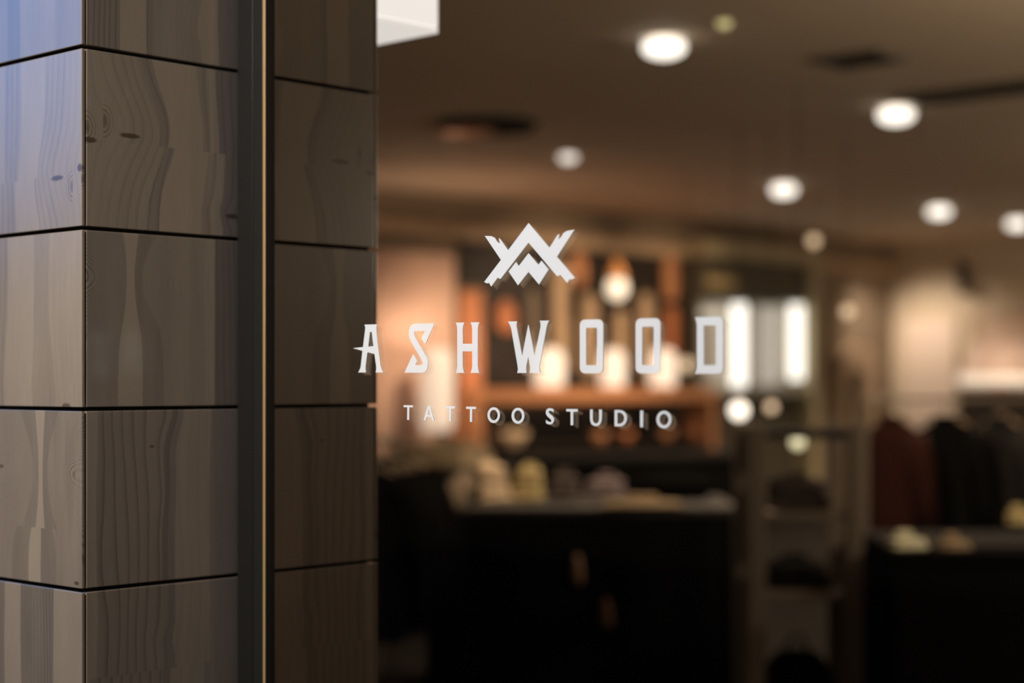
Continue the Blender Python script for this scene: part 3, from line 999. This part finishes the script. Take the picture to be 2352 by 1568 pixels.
for px, yt, yb_, wpx, mt, lab in (
        (1160, 690, 765, 40, 'redwood', 'short reddish board hung left on the dark panelling'),
        (1222, 665, 868, 26, 'darkmetal', 'dim brown upright board between the letters W strokes'),
        (1287, 600, 862, 42, 'tanwood', 'tall tan upright board right of the letter W'),
        (1327, 575, 662, 38, 'orangewood', 'short orange board below the right end of the emblem'),
        (1352, 676, 870, 40, 'tanwood', 'tan upright board behind the first boxy letter O'),
        (1424, 712, 862, 30, 'tanwood', 'narrow tan board below the pendant bulb'),
        (1482, 672, 866, 38, 'tanwood', 'tan upright board behind the second boxy letter O'),
        (1538, 586, 690, 36, 'orangewood', 'bright orange board hung high at the right of the panelling'),
        (1540, 702, 866, 30, 'redwood', 'reddish board under the bright orange one on the right')):
    board(px, yt, yb_, wpx, mt, lab)

# teardrop pendant with a bright bulb
q = on_x(1417, 662, XS - .10); Zq = depth(q)
pd = thing('teardrop_pendant', 'teardrop pendant lamp with orange cone and bright cream bulb above the console', 'pendant lamp', (q.x, q.y, ZC))
k_ = Zq / F_PX
obj('cord', T([(q.x, q.y, ZC - .001), (q.x, q.y, q.z + 72 * k_)], .004, 6), M['dark'], pd)
obj('cone', L([(.012, 72 * k_), (15 * k_, 45 * k_), (22 * k_, 22 * k_), (20 * k_, 22 * k_), (.008, 70 * k_)], q, 20, closed=True), M['orangeshade'], pd, True)
obj('bulb', L([(0, -26 * k_), (14 * k_, -22 * k_), (23 * k_, -8 * k_), (23 * k_, 6 * k_), (18 * k_, 20 * k_), (0, 20 * k_)], q, 20), M['bulb'], pd, True)

# ------------------------------------------------------------------ lit mirror cabinet
XM = XL + .30
ym0, ym1 = on_x(1568, 700, XL).y, on_x(1884, 700, XM).y
Zm = depth((XM, (ym0 + ym1) / 2, 1.5))
mc = thing('lit_mirror_cabinet', 'tall mirror cabinet with two bright white upright tubes under an olive header', 'mirror cabinet', ((XL + XM) / 2, (ym0 + ym1) / 2, 0))
zt0, zt1 = zrow(905, Zm), zrow(592, Zm)
obj('back_board', B((XL + .001, ym0, .001), (XL + .06, ym1, zt1 - .03), .003), M['header'], mc)
obj('top_beam', B((XL + .001, ym0, zt1 - .029), (XM + .02, ym1 + .02, zt1 + .14), .01), M['postmetal'], mc)
obj('header_panel', B((XL + .061, ym0 + .06, zrow(690, Zm)), (XM - .06, ym1 - .16, zt1 - .031), .006), M['header'], mc)
a, b = on_x(1625, 634, XM - .05), on_x(1690, 660, XM - .05)
obj('header_plaque', B((XM - .0595, a.y, b.z), (XM - .05, b.y, a.z), .002), M['olivecloth'], mc)
obj('frame_post', B((XL + .061, ym1 - .15, .001), (XM, ym1, zt1 - .030), .01), M['postmetal'], mc)
obj('frame_post', B((XL + .061, ym0, .001), (XM - .1, ym0 + .05, zt1 - .030), .01), M['header'], mc)
obj('mirror_pane', B((XL + .061, ym0 + .055, zt0), (XL + .075, ym1 - .155, zrow(692, Zm)), .002), M['mirror'], mc)
obj('ledge', B((XL + .061, ym0 + .055, zt0 - .05), (XM - .05, ym1 - .155, zt0 - .001), .006), M['header'], mc)
for px, yt, yb_, w in ((1697, 698, 888, .080), (1829, 700, 872, .075)):
    a, b = on_x(px, yt, XM - .08), on_x(px, yb_, XM - .08)
    tb = obj('tube_lamp', T([(a.x, a.y, a.z), (a.x, a.y, b.z)], w, 16), M['tubelight'], mc)
a, b = on_x(1572, 715, XM - .15), on_x(1655, 715, XM - .15)
obj('strip_lamp', B((a.x - .02, max(a.y, ym0) + .06, a.z - .045), (a.x + .02, b.y, a.z + .045), .01), glow('strip_lamp_lens', (0.9, .86, .72), .55), mc)
a = on_x(1765, 790, XM - .1)
obj('side_mirror', B((a.x - .01, a.y - .16, zrow(885, Zm)), (a.x + .01, a.y + .16, zrow(702, Zm)), .004), glow('mirror_painted_glow', (0.92, .85, .74), .55), mc)  # glow put into the mirror's colour in place of reflected tube light

# doorway-like arched stand on the wall between mirror and back wall
XA = XL + .14
a0, a1 = on_x(1938, 900, XA).y, on_x(2016, 900, XA).y
Za = depth((XA, (a0 + a1) / 2, 1.5))
av = thing('arched_surround', 'tan arched surround with a dark recess on the brown wall right of the mirror', 'arch', (XA, (a0 + a1) / 2, 0))
pts_o, pts_i = [], []
za = zrow(830, Za)
w_ = (a1 - a0) / 2
for i in range(17):
    t_ = PI * i / 16
    pts_o.append(((a0 + a1) / 2 + w_ * math.cos(t_), za + w_ * .55 * math.sin(t_)))
    pts_i.append(((a0 + a1) / 2 - w_ * .25 + w_ * .42 * math.cos(t_), za - .2 + w_ * .3 * math.sin(t_)))
lo_o = [(a0, .002)] + list(reversed(pts_o)) + [(a1, .002)]
bm = bmesh.new()
out_ = [(a1, .002)] + pts_o + [(a0, .002)]
inn_ = [((a0 + a1) / 2 - w_ * .25 + w_ * .42, .002)] + pts_i + [((a0 + a1) / 2 - w_ * .25 - w_ * .42, .002)]
fo = [bm.verts.new((XA, y, z)) for y, z in out_]; fi = [bm.verts.new((XA, y, z)) for y, z in inn_]
bo = [bm.verts.new((XL + .001, y, z)) for y, z in out_]; bi = [bm.verts.new((XL + .001, y, z)) for y, z in inn_]
for i in range(len(out_) - 1):
    bm.faces.new((fo[i], fo[i + 1], fi[i + 1], fi[i]))
    bm.faces.new((fo[i + 1], fo[i], bo[i], bo[i + 1]))
    bm.faces.new((fi[i], fi[i + 1], bi[i + 1], bi[i]))
bmesh.ops.recalc_face_normals(bm, faces=bm.faces)
obj('surround', bm, M['tanwood'], av)
obj('recess', B((XL + .001, (a0 + a1) / 2 - w_ * .25 - w_ * .40, .003), (XL + .012, (a0 + a1) / 2 - w_ * .25 + w_ * .40, za - .2)), M['dark'], av)

# ------------------------------------------------------------------ back wall group on the right
def yb_pt(px, py, off=0.0):
    return on_y(px, py, YB - off)


a, b = yb_pt(2082, 735, .05), yb_pt(2196, 985, .05)
pn = thing('pale_wall_panel', 'tall pale pink panel standing against the beige back wall', 'panel', ((a.x + b.x) / 2, YB - .03, b.z))
obj('panel_face', B((a.x, YB - .06, b.z), (b.x, YB - .001, a.z), .008), pbr('pale_pink_laminate', (.72, .58, .47), .6), pn)
a, b = yb_pt(2232, 722, .04), yb_pt(2420, 868, .04)
fp = thing('framed_picture', 'tan framed picture on the back wall behind the peach lamp', 'picture', ((a.x + b.x) / 2, YB - .02, b.z))
bm = bmesh.new()
t4 = .07
for lo, hi in (((a.x, b.z), (a.x + t4, a.z)), ((b.x - t4, b.z), (b.x, a.z)), ((a.x + t4, a.z - t4), (b.x - t4, a.z)), ((a.x + t4, b.z), (b.x - t4, b.z + t4))):
    box(bm, (lo[0], YB - .05, lo[1]), (hi[0], YB - .001, hi[1]))
obj('frame', bm, M['tanwood'], fp)
obj('print', B((a.x + t4 + .001, YB - .02, b.z + t4 + .001), (b.x - t4 - .001, YB - .003, a.z - t4 - .001)), pbr('pale_peach_print', (.62, .45, .34), .7, noise=.1, nscale=4), fp)

YS = YB - 1.10
sa, sb = on_y(2196, 892, YS), on_y(2440, 892, YS)
sd = thing('sideboard', 'dark brown sideboard under the peach lamp at the right edge', 'sideboard', ((sa.x + sb.x) / 2, YS + .5, 0))
obj('body', B((sa.x + .02, YS + .02, .10), (sb.x - .02, YB - .02, sa.z - .051), .006), M['darkwall'], sd)
obj('top', B((sa.x, YS, sa.z - .05), (sb.x, YB - .015, sa.z), .006), M['darkwall'], sd)
for i in range(3):
    x0 = sa.x + .03 + (sb.x - sa.x - .06) * i / 3
    x1 = sa.x + .03 + (sb.x - sa.x - .06) * (i + 1) / 3
    dr = obj('door', B((x0 + .005, YS + .002, .13), (x1 - .005, YS + .0195, sa.z - .07), .003), M['darkwall'], sd)
    obj('handle', T([(x1 - .04, YS - .012, sa.z * .55), (x1 - .04, YS - .012, sa.z * .55 + .12)], .007, 8), M['copper'], dr)
for x in (sa.x + .05, sb.x - .09):
    for y in (YS + .04, YB - .09):
        obj('leg', B((x, y, .001), (x + .04, y + .04, .099)), M['dark'], sd)

lq = on_y(2298, 892, YS + .52); Zq = depth(lq); kq = Zq / F_PX
tl = thing('table_lamp', 'table lamp with a wide glowing peach shade on the sideboard', 'table lamp', (lq.x, lq.y, sa.z))
obj('foot', L([(0, .0005), (20 * kq, .0005), (18 * kq, .03), (5 * kq, .05), (5 * kq, 30 * kq), (0, 30 * kq)], (lq.x, lq.y, sa.z), 24), M['copper'], tl, True)
obj('shade', L([(92 * kq, 14 * kq), (86 * kq, 40 * kq), (62 * kq, 105 * kq), (60 * kq, 105 * kq), (84 * kq, 40 * kq), (90 * kq, 14 * kq)], (lq.x, lq.y, sa.z), 36, closed=True), M['peachshade'], tl, True)
obj('diffuser_ring', L([(70 * kq, 8 * kq), (93 * kq, 8 * kq), (93 * kq, 30 * kq), (70 * kq, 13.5 * kq)], (lq.x, lq.y, sa.z), 36, closed=True), glow('cream_lamp_rim', (1, .80, .62), 1.0), tl, True)
add_light('lamp', 'POINT', (lq.x, lq.y, sa.z + 60 * kq), 1.2, (1.0, .74, .54), .08, parent=tl)

q = on_y(2212, 640, YB - .12)
wsp = thing('wall_spotlight', 'small dark spotlight fixed high on the beige back wall', 'spotlight', (q.x, YB, q.z))
obj('bracket', B((q.x - .03, YB - .10, q.z + .10), (q.x + .03, YB - .001, q.z + .16), .004), M['dark'], wsp)
obj('head', T([(q.x - .02, YB - .13, q.z + .20), (q.x + .05, YB - .16, q.z - .18)], [.05, .075], 14), M['dark'], wsp)
add_light('lamp', 'SPOT', (q.x - .7, YB - 1.2, 2.9), 165, (1.0, .86, .72), .1, (q.x - .3, YB, 1.15), wsp, spot_size=math.radians(105), spot_blend=1.0)

# ------------------------------------------------------------------ clothes and fittings in the middle of the shop
rnd = random.Random(5)


def folded(name, c, sx, sy, h, rz, mat, label, cat, layers=3, group=None, tilt=0.0, base=None):
    """a folded garment: soft slab of layered cloth with a collar roll"""
    bm = bmesh.new()
    mt = Matrix.Translation(c) @ Matrix.Rotation(rz, 4, 'Z') @ Matrix.Rotation(tilt, 4, 'X')
    th = h / layers
    for i in range(layers):
        b2 = bmesh.new()
        k = 1 - .05 * i
        box(b2, (-sx / 2 * k, -sy / 2 * k + .01 * i, th * i + .001), (sx / 2 * k, sy / 2 * k, th * (i + 1) - .001), min(th * .45, .012), 3)
        bmesh.ops.subdivide_edges(b2, edges=b2.edges, cuts=1)
        for v in b2.verts:
            v.co.z += (.012 * math.sin(9 * v.co.x + i) * math.cos(7 * v.co.y + 2 * i) * min(1.0, v.co.z / .02)) * (h / .1) * .6
            v.co.z = max(v.co.z, .001)
        me = bpy.data.meshes.new('t'); b2.to_mesh(me); b2.free()
        bm.from_mesh(me); bpy.data.meshes.remove(me)
    bmesh.ops.transform(bm, matrix=mt, verts=bm.verts)
    t_ = thing(name, label, cat, c, group)
    obj('body', bm, mat, t_, True)
    cr_ = [mt @ Vector((sx * .18 * math.cos(a), sy * .30 + sy * .10 * math.sin(a), h + .012)) for a in [PI * i / 8 for i in range(-1, 10)]]
    obj('collar', T(cr_, .014, 8), mat, t_, True)
    return t_


# centre display table under a black cloth
ZT = 7.9
tz = .92
ta = on_z(1300, 1150, tz)
tx, ty = ta.x, ta.y
yawt = YAW
tm = Matrix.Translation((tx, ty, 0)) @ Matrix.Rotation(yawt, 4, 'Z')
table = thing('display_table', 'long display table under a black cloth, heaped with folded clothes', 'table', (tx, ty, 0))


def tbox(lo, hi, bev=.01):
    bm = B(lo, hi, bev)
    bmesh.ops.transform(bm, matrix=tm, verts=bm.verts)
    return bm


obj('tabletop', tbox((-.62, -.42, tz - .04), (.80, .42, tz), .008), pbr('grey_brown_tabletop', (.045, .038, .032), .6), table)
for x in (-.56, .70):
    for y in (-.36, .30):
        obj('leg', tbox((x, y, .001), (x + .06, y + .06, tz - .041), .004), M['black'], table)
bm = bmesh.new()
ring_t, ring_b = [], []
n = 120
for i in range(n):
    t_ = 2 * PI * i / n
    sx_ = .81 * (1 if math.cos(t_) > 0 else .78)
    cx_, cy_ = abs(math.cos(t_)) ** .25 * math.copysign(1, math.cos(t_)) * sx_, abs(math.sin(t_)) ** .25 * math.copysign(1, math.sin(t_)) * .44
    wv = 1 + .035 * math.sin(t_ * 19) + .02 * math.sin(t_ * 31)
    ring_t.append(bm.verts.new(tm @ Vector((cx_ * 1.01, cy_ * 1.01, tz - .045))))
    ring_b.append(bm.verts.new(tm @ Vector((cx_ * 1.04 * wv, cy_ * 1.05 * wv, .03))))
for i in range(n):
    j = (i + 1) % n
    bm.faces.new((ring_t[i], ring_t[j], ring_b[j], ring_b[i]))
tag(obj('table_skirt', bm, M['black'], None, True), 'black cloth skirt hanging to the floor around the display table', 'tablecloth')


def tp(px, py, z=tz):
    return on_z(px, py, z)


GT = 'folded clothes on the display table'
folded('folded_shirt', tp(1128, 1152), .16, .19, .17, YAW + .3, M['creamcloth'], 'cream folded shirts piled on the left of the display table', 'shirt', 5, GT)
folded('folded_shirt', tp(1214, 1150), .14, .19, .15, YAW - .15, M['olivecloth'], 'straw coloured folded shirt beside the cream one', 'shirt', 5, GT)
folded('folded_shirt', tp(1296, 1150), .15, .20, .12, YAW - .1, M['greycloth'], 'grey brown folded shirt in the middle of the display table', 'shirt', 4, GT)
folded('folded_shirt', tp(1390, 1146), .18, .18, .10, YAW - .25, M['mauvecloth'], 'mauve grey folded shirt beside the black bag', 'shirt', 3, GT)
folded('folded_scarf', tp(1475, 1163), .36, .14, .025, YAW, M['tancloth'], 'flat tan folded scarf along the front edge of the table', 'scarf', 2, GT)

# tan jacket draped over the left end of the table
bm = bmesh.new()
prof = [(-.02, tz + .115), (-.06, tz + .12), (-.12, tz + .08), (-.20, tz + .0), (-.25, tz - .12), (-.28, tz - .26), (-.30, tz - .40)]
rows = []
for i, (dx, z) in enumerate(prof):
    row_ = []
    for j in range(13):
        s_ = j / 12
        y = -.40 + .52 * s_ + .02 * math.sin(i * 1.3)
        wob = .02 * math.sin(j * 1.7 + i * .6)
        row_.append(bm.verts.new(tm @ Vector((-.44 + dx + wob * (i > 2), y, z + .012 * math.sin(j * 2.1 + i)))))
    rows.append(row_)
for r0, r1 in zip(rows[:-1], rows[1:]):
    for j in range(12):
        bm.faces.new((r0[j], r0[j + 1], r1[j + 1], r1[j]))
ret = bmesh.ops.solidify(bm, geom=list(bm.faces), thickness=.018)
jk = thing('draped_jacket', 'tan brown jacket draped over the left end of the display table', 'jacket', tm @ Vector((-.42, -.2, tz)))
obj('body', bm, M['drapecloth'], jk, True)
obj('sleeve', T([tm @ Vector(p) for p in ((-.46, -.34, tz + .13), (-.60, -.46, tz - .02), (-.64, -.50, tz - .16), (-.66, -.50, tz - .30))], [.05, .06, .055, .05], 12), M['drapecloth'], jk, True)

# black bag on the table
q = tp(1552, 1146)
bg_ = thing('black_bag', 'low black bag lying on the right half of the display table', 'bag', (q.x, q.y, tz))
bm = L([(0, .002), (.15, .004), (.19, .04), (.185, .09), (.13, .125), (0, .13)], (0, 0, 0), 28, 1.0, .55)
bmesh.ops.transform(bm, matrix=Matrix.Translation((q.x, q.y, tz)) @ Matrix.Rotation(YAW, 4, 'Z'), verts=bm.verts)
obj('body', bm, M['black'], bg_, True)
hm = Matrix.Translation((q.x, q.y, tz)) @ Matrix.Rotation(YAW, 4, 'Z')
obj('handle', T([hm @ Vector((.10 * math.cos(a), .0, .118 + .045 * math.sin(a))) for a in [PI * i / 10 for i in range(11)]], .009, 8), M['black'], bg_, True)

# little brown pouches hanging at the front of the table skirt
for px, py, lab in ((1325, 1305, 'small brown pouch hanging on the front of the table skirt, left'), (1392, 1405, 'small brown pouch hanging lower on the table skirt, right')):
    a = tm @ Vector((0, -.485, 0))
    d = ray(px, py)
    nrm_ = (tm.to_3x3() @ Vector((0, -1, 0)))
    tt = (a - CAM).dot(nrm_) / d.dot(nrm_)
    q = CAM + d * tt
    pc = thing('hanging_pouch', lab, 'pouch', q, 'brown pouches on the table skirt')
    bm = L([(0, -.075), (.028, -.07), (.034, -.03), (.024, .03), (.012, .06), (0, .062)], q, 16, 1, .6)
    obj('body', bm, pbr('brown_leather', (.30, .17, .10), .7), pc, True)
    obj('strap', T([q + Vector((0, 0, .06)), Vector((q.x, q.y, q.z)) + (tm.to_3x3() @ Vector((0, .03, 0))) + Vector((0, 0, .13))], .004, 6), M['dark'], pc)


# a hanging jacket on a hanger (built at the origin, hook at z = 0)
def make_jacket(mat, label, group):
    t_ = thing('hanging_jacket', label, 'jacket', (0, 0, 0), group)
    bm = bmesh.new()
    rings = []
    for (z, hw, hd) in ((-.10, .05, .04), (-.13, .13, .06), (-.17, .21, .075), (-.24, .225, .085), (-.42, .205, .085), (-.62, .21, .09), (-.80, .225, .095), (-.82, .20, .08)):
        rings.append([bm.verts.new((hd * math.sin(2 * PI * k / 24) * (1 + .06 * math.sin(6 * PI * k / 24 + z * 9)), hw * math.cos(2 * PI * k / 24), z)) for k in range(24)])
    for a, b in zip(rings[:-1], rings[1:]):
        for k in range(24):
            bm.faces.new((a[k], a[(k + 1) % 24], b[(k + 1) % 24], b[k]))
    bm.faces.new(rings[0]); bm.faces.new(list(reversed(rings[-1])))
    bmesh.ops.recalc_face_normals(bm, faces=bm.faces)
    obj('body', bm, mat, t_, True)
    for s_ in (-1, 1):
        obj('sleeve', T([(0, .19 * s_, -.19), (.01, .255 * s_, -.34), (.02, .275 * s_, -.55), (.03, .27 * s_, -.74)], [.07, .062, .055, .048], 14), mat, t_, True)
    obj('collar', T([(.05 * math.cos(a), .075 * math.sin(a), -.095) for a in [2 * PI * i / 14 for i in range(14)]], .018, 8), mat, t_, True)
    hk = [(0, .0 + .022 * math.sin(a), .0 + .022 * math.cos(a)) for a in [PI * (-.5 + 1.35 * i / 10) for i in range(11)]]
    obj('hanger', T([(0, .17, -.125), (0, .0, -.065), (0, -.17, -.125)], .008, 8), M['tanwood'], t_)
    obj('hook', T(hk + [(0, 0, -.03), (0, 0, -.062)], .0035, 6), M['darkmetal'], t_)
    return t_


def rail(p0, p1, h, label):
    p0, p1 = Vector(p0), Vector(p1)
    r_ = thing('clothes_rail', label, 'clothes rail', ((p0.x + p1.x) / 2, (p0.y + p1.y) / 2, 0), 'metal clothes rails')
    for p in (p0, p1):
        obj('upright', T([(p.x, p.y, .03), (p.x, p.y, h)], .014), M['darkmetal'], r_)
        d = (p1 - p0).normalized(); s_ = Vector((-d.y, d.x, 0))
        obj('foot', T([p + s_ * .25 + Vector((0, 0, .02)), p - s_ * .25 + Vector((0, 0, .02))], .018), M['darkmetal'], r_)
    obj('bar', T([(p0.x, p0.y, h), (p1.x, p1.y, h)], .014), M['darkmetal'], r_)
    return r_


# left rail of black jackets close behind the pillar, seen below the curtains
def jackets(p0, p1, h, mats, labels, group, spin=0.0):
    p0, p1 = Vector(p0), Vector(p1)
    d = p1 - p0
    ang = math.atan2(d.y, d.x)
    first = {}
    nj = len(mats)
    for i, (mt, lab) in enumerate(zip(mats, labels)):
        p = p0 + d * ((i + .5) / nj)
        loc = Vector((p.x, p.y, h - .008))
        if mt not in first:
            o = make_jacket(M[mt], lab, group)
            first[mt] = o
            o.location = loc
        else:
            o = dup(first[mt], loc, lab)
        o.rotation_euler = (0, 0, ang + spin + .12 * math.sin(i * 2.3))


LA, LB = at(800, 1010, 7.2), at(905, 1060, 8.0)
rail((LA.x, LA.y, 0), (LB.x, LB.y, 0), 1.24, 'metal clothes rail of black jackets right behind the pillar')
jackets((LA.x, LA.y, 0), (LB.x, LB.y, 0), 1.24, ['black'] * 4,
        ['black jacket on the rail behind the pillar, nearest the pillar', 'black jacket second from the pillar on the rail',
         'black jacket third from the pillar on the rail', 'black jacket at the outer end of the rail, beside the draped tan jacket'], 'black jackets behind the pillar')

# green-tan heap of cloth on a low stand farther back
q = at(1015, 1045, 10.5)
st = thing('low_stand', 'low dark stand behind the black jackets holding a tan cloth', 'stand', (q.x, q.y, 0))
obj('top', B((q.x - .35, q.y - .3, q.z - .10), (q.x + .35, q.y + .3, q.z - .06), .006), M['darkwall'], st)
obj('column', B((q.x - .25, q.y - .2, .001), (q.x + .25, q.y + .2, q.z - .101), .01), M['darkwall'], st)
folded('folded_blanket', Vector((q.x, q.y, q.z - .06)), .5, .42, .13, .3, M['tancloth'], 'tan folded blanket on the low stand behind the table', 'blanket')
# charcoal side counter running behind the table
q0, q1 = at(1120, 1050, 11.5), at(1700, 1050, 12.5)
mid = (q0 + q1) / 2
cm = Matrix.Translation((mid.x, mid.y, 0)) @ Matrix.Rotation(math.atan2((q1 - q0).y, (q1 - q0).x), 4, 'Z')
ct = thing('low_counter', 'low charcoal counter between the display table and the orange console', 'counter', (mid.x, mid.y, 0))
hl = (Vector((q1.x, q1.y, 0)) - Vector((q0.x, q0.y, 0))).length / 2
for nm, lo, hi, mt in (('worktop', (-hl, -.3, .96), (hl, .3, 1.0), 'greycloth'), ('body', (-hl + .03, -.26, .001), (hl - .03, .26, .959), 'black')):
    bm = B(lo, hi, .006); bmesh.ops.transform(bm, matrix=cm, verts=bm.verts)
    obj(nm, bm, M['dark'] if nm == 'worktop' else M[mt], ct)

# narrow metal display rack right of the table
RZ = 7.0
ra, rb = at(1737, 1000, RZ), at(1962, 1000, RZ)
wr = (rb - ra).length
rm = Matrix.Translation((ra.x, ra.y, 0)) @ Matrix.Rotation(YAW, 4, 'Z')
hr = zrow(975, RZ)
rk_ = thing('display_rack', 'narrow open display rack of brown metal right of the table', 'rack', (ra.x, ra.y, 0))
for x in (0, wr):
    for y in (0, .42):
        bm = B((x - .034, y - .03, .001), (x + .034, y + .03, hr), .004); bmesh.ops.transform(bm, matrix=rm, verts=bm.verts)
        obj('upright', bm, M['darkmetal'], rk_)
for z in (zrow(1185, RZ), zrow(1368, RZ), .15, hr - .04):
    bm = B((.0345, -.02, z - .016), (wr - .0345, .44, z + .016), .003); bmesh.ops.transform(bm, matrix=rm, verts=bm.verts)
    obj('shelf', bm, M['darkmetal'] if z < hr - .1 else M['dark'], rk_)
zq = zrow(1368, RZ) + .017
folded('folded_jumper', rm @ Vector((wr / 2, .2, zq)), .24, .26, .10, YAW, M['dark'], 'charcoal folded jumper on the middle shelf of the rack', 'jumper')
folded('folded_jumper', rm @ Vector((wr / 2, .2, zrow(1185, RZ) + .017)), .24, .26, .12, YAW, M['greycloth'], 'grey brown folded jumper on the upper shelf of the rack', 'jumper')
q = rm @ Vector((wr / 2, .2, .167))
b = thing('round_black_bag', 'round black bag on the lowest shelf of the rack', 'bag', q)
obj('body', L([(0, .0), (.10, .003), (.15, .07), (.14, .15), (.09, .21), (0, .23)], q, 24), M['black'], b, True)
obj('handle', T([q + Vector((.05 * math.cos(a), 0, .22 + .06 * math.sin(a))) for a in [PI * i / 8 for i in range(9)]], .008, 8), M['dark'], b, True)

# right-hand rail of dark jackets with a dark red one and a low table in front
JA, JB = at(1990, 960, 9.6), at(2620, 960, 9.2)
rail((JA.x, JA.y, 0), (JB.x, JB.y, 0), 1.40, 'metal clothes rail of dark jackets at the right')
jackets((JA.x, JA.y, 0), (JB.x, JB.y, 0), 1.40, ['darkred', 'black', 'dark', 'greycloth', 'black'],
        ['dark red jacket at the left end of the right-hand rail', 'black jacket next to the dark red one', 'charcoal jacket between a black and a grey brown one',
         'grey brown jacket on the right-hand rail', 'black jacket at the far right end of the right-hand rail'], 'jackets on the right-hand rail', .72)

t2z = .86
tc2 = on_z(2215, 1235, t2z)
t2m = Matrix.Translation((tc2.x, tc2.y, 0)) @ Matrix.Rotation(YAW, 4, 'Z')
tb2 = thing('low_table', 'low black cabinet table at the lower right with small cloths on top', 'table', (tc2.x, tc2.y, 0))
bm = B((-.38, -.35, t2z - .04), (.55, .35, t2z), .006); bmesh.ops.transform(bm, matrix=t2m, verts=bm.verts)
obj('tabletop', bm, M['dark'], tb2)
bm = B((-.365, -.325, .05), (.535, .325, t2z - .041), .01); bmesh.ops.transform(bm, matrix=t2m, verts=bm.verts)
obj('cabinet_body', bm, M['black'], tb2)
for px, py, sx, sy, h, mt, lab in ((2083, 1262, .14, .09, .045, 'ivorycloth', 'small ivory folded cloth at the left end of the lower right table'),
                                   (2192, 1262, .11, .09, .035, 'tancloth', 'small tan folded cloth in the middle of the lower right table'),
                                   (2345, 1205, .10, .10, .06, 'olivecloth', 'small straw coloured cloth at the right end of the lower right table')):
    q = on_z(px, py, t2z)
    folded('folded_cloth', q, sx, sy, h, YAW + .25, M[mt], lab, 'cloth', 2, 'small cloths on the lower right table')
